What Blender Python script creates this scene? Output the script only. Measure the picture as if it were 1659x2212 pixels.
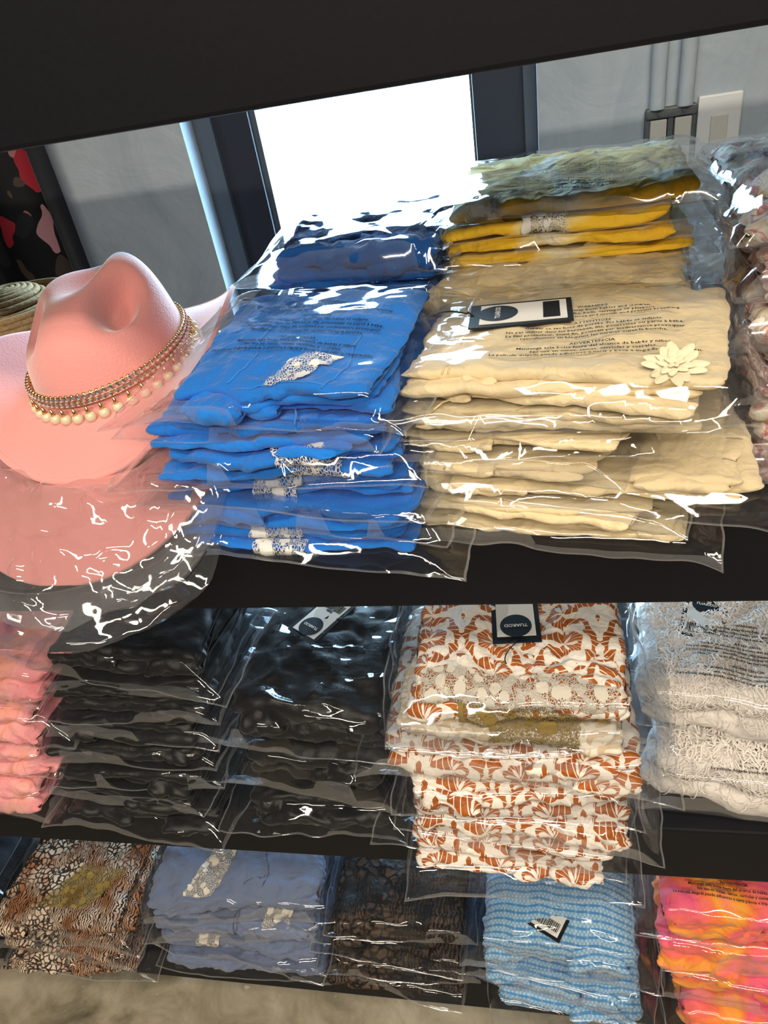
import bpy, bmesh, math, random
import numpy as np
from mathutils import Matrix, Vector

for o in list(bpy.data.objects): bpy.data.objects.remove(o)
scene = bpy.context.scene
col = scene.collection

# ------------------------------------------------------------------ camera
FPX, CX, CY = 1553.0, 829.5, 1106.0            # focal length and centre in pixels of the 1659x2212 frame
CAM = np.array([0.0, -0.46, 1.43])
_d = np.array([1250 - CX, 3300 - CY, FPX]); _d /= np.linalg.norm(_d)      # plumb direction
_l = np.array([-6500 - CX, 1410 - CY, FPX]); _l /= np.linalg.norm(_l)     # shelf direction
_Z = -_d; _X = -_l; _X = _X - _Z * (_X @ _Z); _X /= np.linalg.norm(_X); _Y = np.cross(_Z, _X)
MW = np.array([_X, _Y, _Z])
cam_d = bpy.data.cameras.new('camera'); cam_o = bpy.data.objects.new('camera', cam_d); col.objects.link(cam_o)
cam_d.sensor_fit = 'VERTICAL'; cam_d.sensor_height = 36.0; cam_d.lens = FPX / 2212.0 * 36.0
cam_d.clip_start = 0.02
R = np.eye(4); R[:3, 0] = MW[:, 0]; R[:3, 1] = -MW[:, 1]; R[:3, 2] = -MW[:, 2]; R[:3, 3] = CAM
cam_o.matrix_world = Matrix(R.tolist())
scene.camera = cam_o

# ------------------------------------------------------------------ sky, lamps, exposure
world = bpy.data.worlds.new('sky'); scene.world = world; world.use_nodes = True
bg = world.node_tree.nodes['Background']; bg.inputs[0].default_value = (0.50, 0.78, 1.0, 1); bg.inputs[1].default_value = 30.0
def area(name, loc, sx, sy, power, color, rot=(0, 0, 0), portal=False):
    l = bpy.data.lights.new(name, 'AREA'); l.shape = 'RECTANGLE'; l.size = sx; l.size_y = sy; l.energy = power; l.color = color
    o = bpy.data.objects.new(name, l); o.location = loc; o.rotation_euler = rot; col.objects.link(o)
    if portal: l.cycles.is_portal = True
    return o
area('window_portal', (-0.30, 1.13, 1.25), 0.46, 2.1, 1, (1, 1, 1), (math.radians(-90), 0, 0), True)
WARM = (1.0, 0.86, 0.68)
for x, y, p in ((-0.55, -1.0, 19), (0.75, -0.8, 19), (-0.5, -2.4, 52), (1.0, -2.4, 52)):
    area('ceiling_lamp', (x, y, 2.93), 1.2, 0.16, p, WARM)
vs = scene.view_settings
vs.view_transform = 'Standard'; vs.look = 'None'; vs.gamma = 1; vs.use_curve_mapping = False; vs.exposure = 0.27
cy = scene.cycles
cy.transparent_max_bounces = 32; cy.max_bounces = 8; cy.diffuse_bounces = 3; cy.glossy_bounces = 3; cy.sample_clamp_indirect = 6.0

# ------------------------------------------------------------------ helpers
rnd = random.Random(7)
_rs = np.random.RandomState(11)
PERM = np.concatenate([_rs.permutation(256)] * 3)
GR = _rs.normal(size=(256, 3)); GR /= np.linalg.norm(GR, axis=1)[:, None]
def perlin(x, y, z=0.0):
    x, y, z = np.broadcast_arrays(np.asarray(x, float), np.asarray(y, float), np.asarray(z, float))
    xi, yi, zi = np.floor(x).astype(int), np.floor(y).astype(int), np.floor(z).astype(int)
    xf, yf, zf = x - xi, y - yi, z - zi
    xi &= 255; yi &= 255; zi &= 255
    f = lambda t: t * t * t * (t * (t * 6 - 15) + 10)
    u, v, w = f(xf), f(yf), f(zf)
    def g(a, b, c):
        h = PERM[PERM[PERM[(xi + a) & 255] + ((yi + b) & 255)] + ((zi + c) & 255)]
        G = GR[h]
        return G[..., 0] * (xf - a) + G[..., 1] * (yf - b) + G[..., 2] * (zf - c)
    L = lambda a, b, t: a + (b - a) * t
    return L(L(L(g(0,0,0), g(1,0,0), u), L(g(0,1,0), g(1,1,0), u), v),
             L(L(g(0,0,1), g(1,0,1), u), L(g(0,1,1), g(1,1,1), u), v), w) * 1.6
def hash2(i, j, s):
    return PERM[PERM[(i & 255)] + ((j + 37 * s) & 255)] / 127.5 - 1.0
def facet(x, y, s):                                # crumpled film: heights on a lattice, joined by flat triangles
    x = x + 0.35 * perlin(x * .7, y * .7, s + .3); y = y + 0.35 * perlin(x * .7, y * .7, s + 7.7)
    i, j = np.floor(x).astype(int), np.floor(y).astype(int); fx, fy = x - i, y - j
    a, b, c, d = hash2(i, j, s), hash2(i + 1, j, s), hash2(i, j + 1, s), hash2(i + 1, j + 1, s)
    return np.where(fx + fy < 1, a + (b - a) * fx + (c - a) * fy, d + (c - d) * (1 - fx) + (b - d) * (1 - fy))
def sm(e0, e1, x):
    t = np.clip((x - e0) / (e1 - e0), 0, 1); return t * t * (3 - 2 * t)

def tag(o, label=None, cat=None, group=None, kind=None):
    if label: o['label'] = label
    if cat: o['category'] = cat
    if group: o['group'] = group
    if kind: o['kind'] = kind
    return o
def empty(name, loc, rot=(0, 0, 0)):
    o = bpy.data.objects.new(name, None); o.location = loc; o.rotation_euler = rot; o.empty_display_size = .05
    col.objects.link(o); return o
def mesh_obj(name, verts, faces, mats, parent=None, uv=None, smooth=True, fmat=None):
    me = bpy.data.meshes.new(name)
    verts = np.asarray(verts, float)
    if isinstance(faces, np.ndarray):
        n, k = faces.shape
        me.vertices.add(len(verts)); me.vertices.foreach_set('co', verts.astype(np.float32).ravel())
        me.loops.add(n * k); me.loops.foreach_set('vertex_index', faces.astype(np.int32).ravel())
        me.polygons.add(n); me.polygons.foreach_set('loop_start', np.arange(0, n * k, k, dtype=np.int32))
        me.update(calc_edges=True)
    else:
        me.from_pydata(verts.tolist(), [], faces)
    if uv is not None:
        lay = me.uv_layers.new(name='UVMap')
        li = np.empty(len(me.loops), dtype=np.int32); me.loops.foreach_get('vertex_index', li)
        lay.data.foreach_set('uv', np.asarray(uv, np.float32)[li].ravel())
    for m in (mats if isinstance(mats, (list, tuple)) else [mats]): me.materials.append(m)
    if fmat is not None: me.polygons.foreach_set('material_index', np.asarray(fmat, np.int32))
    me.polygons.foreach_set('use_smooth', np.full(len(me.polygons), bool(smooth)))
    me.validate(); me.update()
    o = bpy.data.objects.new(name, me); col.objects.link(o); o.parent = parent
    return o
def grid_faces(nu, nv, closed=False, off=0):
    i = np.arange(nu - 1)[:, None]; j = np.arange(nv if closed else nv - 1)[None, :]
    j2 = (j + 1) % nv
    a = i * nv + j; b = (i + 1) * nv + j; c = (i + 1) * nv + j2; d = i * nv + j2
    return np.stack([a, b, c, d], -1).reshape(-1, 4) + off
def box_bm(bm, c, s, bev=0.0):
    r = bmesh.ops.create_cube(bm, size=1.0, matrix=Matrix.Translation(c) @ Matrix.Diagonal((s[0], s[1], s[2], 1)))
    if bev:
        es = list({e for v in r['verts'] for e in v.link_edges})
        bmesh.ops.bevel(bm, geom=es, offset=bev, segments=2, affect='EDGES', profile=.6)
def bm_obj(name, bm, mat, parent=None, smooth=False):
    me = bpy.data.meshes.new(name); bm.to_mesh(me); bm.free(); me.materials.append(mat)
    for p in me.polygons: p.use_smooth = smooth
    o = bpy.data.objects.new(name, me); col.objects.link(o); o.parent = parent; return o
def box(name, c, s, mat, parent=None, bev=0.0):
    bm = bmesh.new(); box_bm(bm, c, s, bev); return bm_obj(name, bm, mat, parent)
def tube(pts, r, n=6):
    pts = np.asarray(pts, float); m = len(pts)
    t = np.gradient(pts, axis=0); t /= np.linalg.norm(t, axis=1)[:, None] + 1e-12
    up = np.array([0.13, 0.21, 0.97]); a = np.cross(t, up); a /= np.linalg.norm(a, axis=1)[:, None] + 1e-9; b = np.cross(t, a)
    ang = np.linspace(0, 2 * math.pi, n, endpoint=False)
    v = pts[:, None, :] + r * (a[:, None, :] * np.cos(ang)[None, :, None] + b[:, None, :] * np.sin(ang)[None, :, None])
    return v.reshape(-1, 3), grid_faces(m, n, True)

# ------------------------------------------------------------------ materials
class NT:
    def __init__(s, name):
        s.m = bpy.data.materials.new(name); s.m.use_nodes = True; s.t = s.m.node_tree; s.t.nodes.clear()
        s.out = s.t.nodes.new('ShaderNodeOutputMaterial')
    def n(s, typ, ins=None, **kw):
        nd = s.t.nodes.new('ShaderNode' + typ)
        for k, v in kw.items(): setattr(nd, k, v)
        for k, v in (ins or {}).items():
            sk = nd.inputs[k]
            if isinstance(v, bpy.types.NodeSocket): s.t.links.new(v, sk)
            else: sk.default_value = v
        return nd
    def math(s, op, a, b=0.0, c=0.0, clamp=False):
        return s.n('Math', {0: a, 1: b, 2: c}, operation=op, use_clamp=clamp).outputs[0]
    def mix(s, f, a, b):
        nd = s.n('MixRGB', {0: f, 1: a, 2: b}); return nd.outputs[0]
    def ramp(s, f, stops, interp='LINEAR'):
        nd = s.n('ValToRGB', {0: f}); e = nd.color_ramp.elements; nd.color_ramp.interpolation = interp
        while len(e) < len(stops): e.new(0.5)
        for q, (p, c) in zip(e, stops): q.position = p; q.color = (*c, 1) if len(c) == 3 else c
        return nd.outputs[0]
    def noise(s, vec, scale, detail=2.0, rough=.5, dist=0.0):
        return s.n('TexNoise', {'Vector': vec, 'Scale': scale, 'Detail': detail, 'Roughness': rough, 'Distortion': dist}).outputs
    def obj(s): return s.n('TexCoord').outputs['Object']
    def uv(s): return s.n('TexCoord').outputs['UV']
    def wrinkle(s, v, sc=26.0, k=4.0, fine=None):       # creases of cloth, in millimetres of relief
        a = s.noise(v, sc, 2.5, .5, 1.3)[0]; b = s.noise(v, sc * 2.6, 2, .5, .8)[0]
        rid = lambda n: s.math('SUBTRACT', 1.0, s.math('ABSOLUTE', s.math('MULTIPLY_ADD', n, 5.0, -2.5)), clamp=True)
        h = s.math('MULTIPLY_ADD', rid(a), k, s.math('MULTIPLY', rid(b), k * .35))
        return h if fine is None else s.math('ADD', h, s.math('MULTIPLY', fine, .35))
    def done(s, color, rough=.8, bump=None, bs=.3, bd=.001, sheen=0.0, metal=0.0, spec=.3, sss=0.0):
        p = s.n('BsdfPrincipled', {'Base Color': color, 'Roughness': rough, 'Metallic': metal, 'Specular IOR Level': spec, 'Sheen Weight': sheen})
        if bump is not None:
            b = s.n('Bump', {'Height': bump, 'Strength': bs, 'Distance': bd}); s.t.links.new(b.outputs[0], p.inputs['Normal'])
        s.t.links.new(p.outputs[0], s.out.inputs[0]); return s.m
def c4(h, k=1.0):                                   # sRGB hex -> linear
    r = [int(h[i:i + 2], 16) / 255 for i in (0, 2, 4)]
    return tuple([k * (x / 12.92 if x <= .04045 else ((x + .055) / 1.055) ** 2.4) for x in r] + [1.0])
M = {}
def plain(key, colr, rough=.6, metal=0.0, spec=.3, noise=0.0, scale=40, bump=0.0, bd=.001):
    t = NT(key); v = t.obj(); c = colr
    nz = t.noise(v, scale, 4)
    if noise: c = t.mix(nz[0], tuple(x * (1 - noise) for x in colr[:3]) + (1,), tuple(min(1, x * (1 + noise)) for x in colr[:3]) + (1,))
    M[key] = t.done(c, rough, nz[0] if bump else None, bump, bd, metal=metal, spec=spec); return M[key]
plain('shelf_black', c4('0e1017'), .6, spec=.22, noise=.25, scale=300, bump=.12, bd=.0006)
plain('frame_dark', c4('262c38'), .42, spec=.4, noise=.1, scale=60)
plain('frame_grey', c4('4a545f'), .42, spec=.4)
plain('switch_white', c4('dfe3e6'), .35, spec=.5)
plain('switch_ivory', c4('cfcfc8'), .4, spec=.5)
plain('box_steel', c4('6d7274'), .55, metal=.6, noise=.4, scale=120, bump=.3)
plain('card_black', c4('10131a'), .5)
plain('card_white', c4('dcdcd8'), .6)
plain('ink', (0.006, .006, .007, 1), .7)
plain('gold', (.80, .60, .28, 1), .22, metal=1.0)
plain('crystal', (.92, .90, .86, 1), .08, metal=.9)
plain('pearl', c4('ded2b4'), .18, spec=.8)
plain('stem_string', (.01, .01, .012, 1), .8)
# plaster
t = NT('plaster'); v = t.obj(); a = t.noise(v, 7, 6, .6, .8)[0]; b = t.noise(v, 45, 3)[0]; st = t.noise(v, 3.2, 5, .7, 1.2)[0]
cr = t.ramp(st, [(.3, (.30, .365, .43)), (.5, (.38, .45, .52)), (.75, (.44, .51, .58))])
M['plaster'] = t.done(cr, .75, t.math('ADD', a, t.math('MULTIPLY', b, .18)), .55, .012, spec=.25)
t = NT('ceiling_paint'); M['ceiling'] = t.done((.16, .16, .16, 1), .9)
t = NT('dark_paint'); M['dark_paint'] = t.done((.07, .07, .075, 1), .9)
# polished concrete
t = NT('concrete'); v = t.obj(); a = t.noise(v, 9, 8, .65, .6)[0]; b = t.noise(v, 70, 3)[0]; sp = t.noise(v, 38, 2, .4)[0]
cr = t.ramp(a, [(.28, c4('5c5545')), (.5, c4('958b76')), (.72, c4('b5ab96'))])
cr = t.mix(t.ramp(sp, [(.70, (0, 0, 0)), (.74, (1, 1, 1))]), cr, c4('b5ac9a'))
M['concrete'] = t.done(cr, t.math('ADD', t.math('MULTIPLY', b, .25), .28), b, .06, .002, spec=.45)

# clear polythene film: mirrors by angle, otherwise lets through
def film(key, milk, rough, f0=.055):
    t = NT(key); v = t.obj()
    fac = t.n('LayerWeight', {'Blend': .5}).outputs['Facing']
    fr = t.math('ADD', t.math('MULTIPLY', t.math('POWER', fac, 4.6), 1 - f0), f0 * 1.7, clamp=True)
    nz = t.noise(v, 40, 1, .5, .4)[0]; n2 = t.noise(v, 12, 1, .5, 1.5)[0]
    bmp = t.n('Bump', {'Height': t.math('ADD', nz, t.math('MULTIPLY', n2, 1.2)), 'Strength': .22, 'Distance': .002}).outputs[0]
    gl = t.n('BsdfGlossy', {'Color': (.95, .97, 1, 1), 'Roughness': rough, 'Normal': bmp}).outputs[0]
    tr = t.n('BsdfTransparent', {'Color': (.955, .962, .97, 1)}).outputs[0]
    df = t.n('BsdfDiffuse', {'Color': (.85, .87, .9, 1)}).outputs[0]; tl = t.n('BsdfTranslucent', {'Color': (.85, .87, .9, 1)}).outputs[0]
    dt = t.n('MixShader', {0: .5, 1: df, 2: tl}).outputs[0]
    body = t.n('MixShader', {0: milk, 1: tr, 2: dt}).outputs[0]
    o = t.n('MixShader', {0: fr, 1: body, 2: gl}).outputs[0]
    t.t.links.new(o, t.out.inputs[0]); M[key] = t.m
film('film', .006, .05, .030); film('film_seam', .14, .10); film('film_crisp', .03, .055, .05); film('film_haze', .085, .055, .05); film('pane_glass', .0, .02, .03)

def cloth(key, base, dark=.82, rough=.82, weave=900, wave=None, sheen=.25, spec=.2, mottle=6, wr=2.6, wsc=24.0):
    t = NT(key); v = t.obj(); u = t.uv()
    n = t.noise(v, mottle, 3)[0]
    c = t.mix(n, tuple(x * dark for x in base[:3]) + (1,), base)
    if wave:
        h = t.n('TexWave', {'Vector': u, 'Scale': wave, 'Distortion': .6, 'Detail': 1.0}, bands_direction='X').outputs['Fac']
    else:
        h = t.noise(v, weave, 1)[0]
    M[key] = t.done(c, rough, t.wrinkle(v, wsc, wr, h) if wr else h, .5, .001, sheen=sheen, spec=spec)
cloth('blue_knit', c4('1a7de0'), .85, wave=180)
cloth('navy_knit', c4('1a62b4'), .8, wave=180)
cloth('cream_mesh', c4('ecd9b0'), .9, weave=1100)
cloth('cream_pale', c4('efe3c0'), .9, weave=1100)
cloth('yellow_jersey', c4('f0b018'), .85)
cloth('black_satin', c4('0d0e11'), .8, rough=.5, spec=.4, sheen=.1, wr=1.0, wsc=16.0)
cloth('slate_jersey', c4('707d9a'), .88, wave=160)
cloth('white_fleece', c4('e6e0da'), .93, weave=500)
cloth('felt_pink', c4('ec9e9b'), .93, wr=0, weave=420, rough=.95, sheen=.9, spec=.1)
cloth('felt_pink_shaded', c4('d18c89'), .9, wr=0, weave=420, rough=.95, sheen=.5, spec=.1)  # darker copy of the pink felt: shade and bag haze put into the colour
cloth('felt_black', c4('17171a'), .9, wr=0, weave=420, rough=.95)
cloth('felt_white', c4('dcdcdc'), .9, wr=0, weave=420, rough=.95)
cloth('navy_black', c4('101826'), .8, wr=0)
cloth('thread_blue', c4('2f8be0'), .9); cloth('thread_cream', c4('e6d3a2'), .9); cloth('thread_slate', c4('4f5a74'), .9)
cloth('petal_cream', c4('f2e5c4'), .95, wr=0)
# lace: cut through by a net of holes, denser flowers
def lace(key, colr):
    t = NT(key); u = t.uv()
    net = t.n('TexVoronoi', {'Vector': u, 'Scale': 520.0}, feature='DISTANCE_TO_EDGE').outputs['Distance']
    fl = t.n('TexVoronoi', {'Vector': u, 'Scale': 75.0}, feature='F1').outputs
    hole = t.math('GREATER_THAN', net, .10)
    flower = t.math('LESS_THAN', t.math('ADD', fl['Distance'], t.math('MULTIPLY', t.noise(u, 260, 2)[0], .35)), .60)
    solid = t.math('MAXIMUM', flower, t.math('SUBTRACT', 1.0, hole))
    wv = t.noise(u, 700, 2)[0]
    p = t.n('BsdfPrincipled', {'Base Color': t.mix(flower, tuple(x * .82 for x in colr[:3]) + (1,), colr), 'Roughness': .8})
    b = t.n('Bump', {'Height': t.math('ADD', flower, wv), 'Strength': .5, 'Distance': .001}); t.t.links.new(b.outputs[0], p.inputs['Normal'])
    o = t.n('MixShader', {0: solid, 1: t.n('BsdfTransparent').outputs[0], 2: p.outputs[0]}).outputs[0]
    t.t.links.new(o, t.out.inputs[0]); M[key] = t.m
lace('lace_white', c4('f0efea')); lace('lace_ecru', c4('d8d2c4')); lace('lace_gold', c4('8a7434'))
def print_tie(key, stops, scale, rough=.7):
    t = NT(key); v = t.obj(); n = t.noise(v, scale, 2.5, .5, 1.6)[0]
    M[key] = t.done(t.ramp(n, stops), rough, t.wrinkle(v, 22, 3.0, t.noise(v, 800, 1)[0]), .5, .001, sheen=.2)
print_tie('tie_dye_sunset', [(.25, c4('e0489a')), (.36, c4('ee6678')), (.44, c4('f07a40')), (.53, c4('f2a434')), (.62, c4('f08a5e')), (.74, c4('ea6480'))], 7)
print_tie('tie_dye_pink', [(.22, c4('8d4f86')), (.36, c4('ee8f98')), (.52, c4('f6abac')), (.66, c4('f3a58e')), (.8, c4('f8c6c4'))], 9)
print_tie('floral_pastel', [(.28, c4('d9a52a')), (.38, c4('e8dcc8')), (.47, c4('efe6d8')), (.55, c4('c86e6a')), (.60, c4('f0e8da')), (.70, c4('8a7a66')), (.8, c4('e8c040'))], 34)
print_tie('floral_rose', [(.28, c4('6f6a72')), (.40, c4('dccbc0')), (.48, c4('c2777a')), (.55, c4('e5d8cf')), (.65, c4('9a4f55')), (.78, c4('d9cdbf'))], 30)
print_tie('yellow_dye', [(.34, c4('faf4e8')), (.43, c4('f8e29a')), (.5, c4('f8c828')), (.75, c4('f4b41a'))], 7)
def animal(key, base1, base2, spot, sc, stretch=(1, 1, 1)):
    t = NT(key); v = t.obj()
    mp = t.n('Mapping', {'Vector': v, 'Scale': stretch}).outputs[0]
    ds = t.n('VectorMath', {0: mp, 1: t.n('VectorMath', {0: t.noise(mp, 60, 2)[1], 1: (.012, .012, .012)}, operation='MULTIPLY').outputs[0]}, operation='ADD').outputs[0]
    vo = t.n('TexVoronoi', {'Vector': ds, 'Scale': sc}, feature='DISTANCE_TO_EDGE').outputs['Distance']
    wv = t.n('TexWave', {'Vector': ds, 'Scale': sc * .75, 'Distortion': 9.0, 'Detail': 2.0, 'Detail Scale': 1.2}).outputs['Fac']
    big = t.noise(v, 13, 2)[0]
    msk = t.mix(t.ramp(big, [(.46, (0, 0, 0)), (.52, (1, 1, 1))]), t.ramp(vo, [(.10, (1, 1, 1)), (.17, (0, 0, 0))]), t.ramp(wv, [(.5, (0, 0, 0)), (.6, (1, 1, 1))]))
    bc = t.mix(t.ramp(t.noise(v, 20, 2)[0], [(.4, (0, 0, 0)), (.62, (1, 1, 1))]), base1, base2)
    M[key] = t.done(t.mix(t.math('MULTIPLY', t.n('SeparateColor', {0: msk}).outputs[0], .97), bc, spot), .6, t.wrinkle(v, 24, 2.6, t.noise(v, 800, 1)[0]), .5, .001, spec=.35)
animal('leopard', c4('d8c6b2'), c4('a0683e'), c4('17110f'), 115)
animal('dark_leopard', c4('564436'), c4('1a191c'), c4('0b0b0d'), 75)
# rust damask on white: a mirrored tile of curling leaves
t = NT('damask'); u = t.uv(); sx = t.n('SeparateXYZ', {0: u}).outputs
Ux = t.math('PINGPONG', sx[0], .033); colm = t.math('FLOOR', t.math('DIVIDE', sx[0], .066))
Vy = t.math('SUBTRACT', t.math('MULTIPLY', t.math('FRACT', t.math('MULTIPLY_ADD', colm, .5, t.math('DIVIDE', sx[1], .070))), .070), .035)
P = t.n('CombineXYZ', {0: Ux, 1: t.math('MULTIPLY_ADD', colm, .0, sx[1])}).outputs[0]
nz = t.noise(P, 48, 1.5, .5)[0]; th = t.math('ARCTAN2', Vy, t.math('ADD', Ux, .0005)); rd = t.math('SQRT', t.math('MULTIPLY_ADD', Ux, Ux, t.math('MULTIPLY', Vy, Vy)))
wob = t.math('MULTIPLY', nz, 9.0)
pet = t.math('SINE', t.math('ADD', t.math('MULTIPLY', th, 7.0), wob)); rng = t.math('SINE', t.math('ADD', t.math('MULTIPLY_ADD', rd, 330.0, t.math('MULTIPLY', pet, 1.1)), wob))
leaf = t.math('GREATER_THAN', t.math('ADD', t.math('MULTIPLY', pet, .55), t.math('MULTIPLY', rng, .75)), .08)
vein = t.math('ABSOLUTE', t.math('SINE', t.math('ADD', t.math('MULTIPLY', th, 14.0), t.math('MULTIPLY', rd, 260.0))))
m1 = t.math('MULTIPLY', leaf, t.math('GREATER_THAN', vein, .22))
cc = t.mix(m1, c4('efe9df'), t.mix(t.noise(u, 30)[0], c4('93460f'), c4('bd6a22')))
M['damask'] = t.done(cc, .55, t.wrinkle(t.obj(), 26, 2.8, t.noise(u, 900, 1)[0]), .5, .001, spec=.35)
t = NT('damask_reverse'); u = t.uv()
lf = t.noise(u, 60, 1.0, .5, 1.8)[0]
M['damask_reverse'] = t.done(t.mix(t.math('GREATER_THAN', lf, .5), c4('e4dccd'), c4('cdbb9f')), .6)
# blue and white basket tweed
t = NT('blue_tweed'); u = t.uv()
mp = t.n('Mapping', {'Vector': u, 'Rotation': (0, 0, 0)}).outputs[0]; s = t.n('SeparateXYZ', {0: mp}).outputs
rw = t.math('FRACT', t.math('MULTIPLY', s[1], 330.0)); rid = t.math('FLOOR', t.math('MULTIPLY', s[1], 330.0))
cl = t.math('FRACT', t.math('MULTIPLY_ADD', s[0], 190.0, t.math('MULTIPLY', rid, .5)))
line = t.math('LESS_THAN', t.math('FRACT', t.math('MULTIPLY', s[1], 110.0)), .34)
dash = t.math('MULTIPLY', t.math('GREATER_THAN', cl, .5), t.math('SUBTRACT', 1.0, line))
post = t.math('MULTIPLY', t.math('GREATER_THAN', t.math('FRACT', t.math('MULTIPLY', s[0], 62.0)), .85), .22)
f = t.math('ADD', t.math('MULTIPLY', dash, .55), post, clamp=True)
M['blue_tweed'] = t.done(t.mix(f, t.mix(line, c4('74a6cc'), c4('4a88bd')), c4('bfd2e0')), .85, t.math('ADD', rw, cl), .5, .0012, sheen=.3)
# black cloth with scattered pink and red petals (flat print)
t = NT('petal_print'); v = t.obj()
dv = t.n('VectorMath', {0: v, 1: t.n('VectorMath', {0: t.noise(v, 16, 1)[1], 1: (.05, .05, .05)}, operation='MULTIPLY').outputs[0]}, operation='ADD').outputs[0]
vo = t.n('TexVoronoi', {'Vector': t.n('Mapping', {'Vector': dv, 'Scale': (1.25, 1.0, .7)}).outputs[0], 'Scale': 19.0}).outputs
pc = t.ramp(t.n('SeparateColor', {0: vo['Color']}).outputs[0], [(0, c4('0c0d12')), (.34, c4('191b20')), (.52, c4('95606a')), (.66, c4('b0808a')), (.76, c4('8e1f2e')), (.85, c4('40362f'))], 'CONSTANT')
M['petal_print'] = t.done(t.mix(t.math('GREATER_THAN', vo['Distance'], .58), pc, c4('0b0c11')), .6)
# straw coil
t = NT('straw'); v = t.obj(); n = t.noise(v, 260, 2)[0]; a = t.noise(v, 30, 2)[0]
M['straw'] = t.done(t.mix(n, c4('7b5a36'), c4('cdb083')), .8, n, .8, .0015)

# ------------------------------------------------------------------ the room
def struct(name, c, s, mat, parent=None, bev=0.0):
    o = box(name, c, s, mat, parent, bev)
    if parent is None: o['kind'] = 'structure'
    return o
XL, XR, YF, YB, ZC = -2.6, 2.2, -3.6, 1.04, 3.0
WT = 0.22
struct('floor', ((XL + XR) / 2, (YF + YB) / 2 + .1, -.05), (XR - XL + .6, YB - YF + .8, .1), M['concrete'])
struct('ceiling', ((XL + XR) / 2, (YF + YB) / 2 + .1, ZC + .05), (XR - XL + .6, YB - YF + .8, .1), M['ceiling'])
struct('wall_left', (XL - .05, (YF + YB) / 2, ZC / 2), (.1, YB - YF, ZC), M['dark_paint'])
struct('wall_right', (XR + .05, (YF + YB) / 2, ZC / 2), (.1, YB - YF, ZC), M['dark_paint'])
struct('wall_front', ((XL + XR) / 2, YF - .05, ZC / 2), (XR - XL + .2, .1, ZC), M['dark_paint'])
# back wall with a tall opening
WX0, WX1, WZ0, WZ1 = -.648, .032, .06, 2.35
bm = bmesh.new()
box_bm(bm, ((XL - .1 + WX0) / 2, YB + WT / 2, ZC / 2), (WX0 - XL + .1, WT, ZC))
box_bm(bm, ((XR + .1 + WX1) / 2, YB + WT / 2, ZC / 2), (XR + .1 - WX1, WT, ZC))
box_bm(bm, ((WX0 + WX1) / 2, YB + WT / 2, WZ0 / 2), (WX1 - WX0, WT, WZ0))
box_bm(bm, ((WX0 + WX1) / 2, YB + WT / 2, (WZ1 + ZC) / 2), (WX1 - WX0, WT, ZC - WZ1))
wb = bm_obj('wall_back', bm, M['plaster']); wb['kind'] = 'structure'
win = tag(empty('window_1', ((WX0 + WX1) / 2, YB + .08, WZ0)), kind='structure')
PX0, PX1 = -.522, -.092
def wpart(name, x0, x1, y0, y1, z0, z1, m, bev=.002):
    o = box(name, (0, 0, 0), (x1 - x0, y1 - y0, z1 - z0), m, win, bev); o.location = ((x0 + x1) / 2 - win.location.x, (y0 + y1) / 2 - win.location.y, (z0 + z1) / 2 - WZ0); return o
wpart('window_frame', WX0, WX0 + .04, YB + .058, YB + .15, WZ0, WZ1, M['frame_grey'])
wpart('window_frame', WX0 + .038, PX0 - .012, YB + .075, YB + .15, WZ0, WZ1, M['frame_dark'])
wpart('glazing_bead', PX0 - .014, PX0, YB + .088, YB + .15, WZ0 + .08, WZ1 - .08, M['frame_grey'])
wpart('window_frame', PX1 + .006, WX1 - .022, YB + .075, YB + .15, WZ0, WZ1, M['frame_dark'])
wpart('window_frame', WX1 - .024, WX1, YB + .058, YB + .15, WZ0, WZ1, M['frame_grey'])
wpart('glazing_bead', PX1, PX1 + .008, YB + .088, YB + .15, WZ0 + .08, WZ1 - .08, M['frame_grey'])
wpart('window_frame', PX0 - .01, PX1 + .01, YB + .075, YB + .15, WZ0, WZ0 + .09, M['frame_dark'])
wpart('window_frame', PX0 - .01, PX1 + .01, YB + .075, YB + .15, WZ1 - .09, WZ1, M['frame_dark'])
wpart('window_pane', PX0 - .002, PX1 + .002, YB + .112, YB + .118, WZ0 + .085, WZ1 - .085, M['pane_glass'], 0)

# conduit, switch box and wall plate
def PX(u, v, y):
    c = MW @ np.array([(u - CX) / FPX, (v - CY) / FPX, 1.0]); return CAM + (y - CAM[1]) / c[1] * c
def PZ(u, v, z):
    c = MW @ np.array([(u - CX) / FPX, (v - CY) / FPX, 1.0]); return CAM + (z - CAM[2]) / c[2] * c
a = PX(1504, 208, YB); b = PX(1500, 356, YB); pw = PX(1600, 196, YB)[0] - a[0]
ph = (a[2] - b[2]); pc_ = ((a[0] + b[0]) / 2 + pw / 2, (a[2] + b[2]) / 2)
plate = tag(empty('wall_switch', (pc_[0], YB, pc_[1])), 'white wall plate with a single wide rocker beside the bare switch box', 'light switch')
box('cover_plate', (0, -.004, 0), (pw, .010, ph), M['switch_white'], plate, .003)
ro = box('rocker', (.0, -.010, -.006), (pw * .38, .006, ph * .52), M['switch_ivory'], plate, .0015)
box('indicator', (0, -.0135, -.026), (.003, .0012, .003), M['card_white'], ro)
a = PX(1394, 235, YB); b = PX(1400, 330, YB); e = PX(1503, 228, YB)
bw = e[0] - a[0]; bh = .112; bz = a[2] - bh / 2 - .002; bx = a[0] + bw / 2
sb = tag(empty('switch_box', (bx, YB, bz)), 'uncovered grey metal double switch box with two ivory rockers', 'light switch')
bm = bmesh.new(); box_bm(bm, (0, -.006, bh / 2 - .007), (bw, .018, .016), .002); box_bm(bm, (0, -.006, -bh / 2 + .007), (bw, .018, .016), .002)
for x in (-bw / 2 + .004, 0, bw / 2 - .004): box_bm(bm, (x, -.004, 0), (.010, .016, bh - .004), .002)
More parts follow.
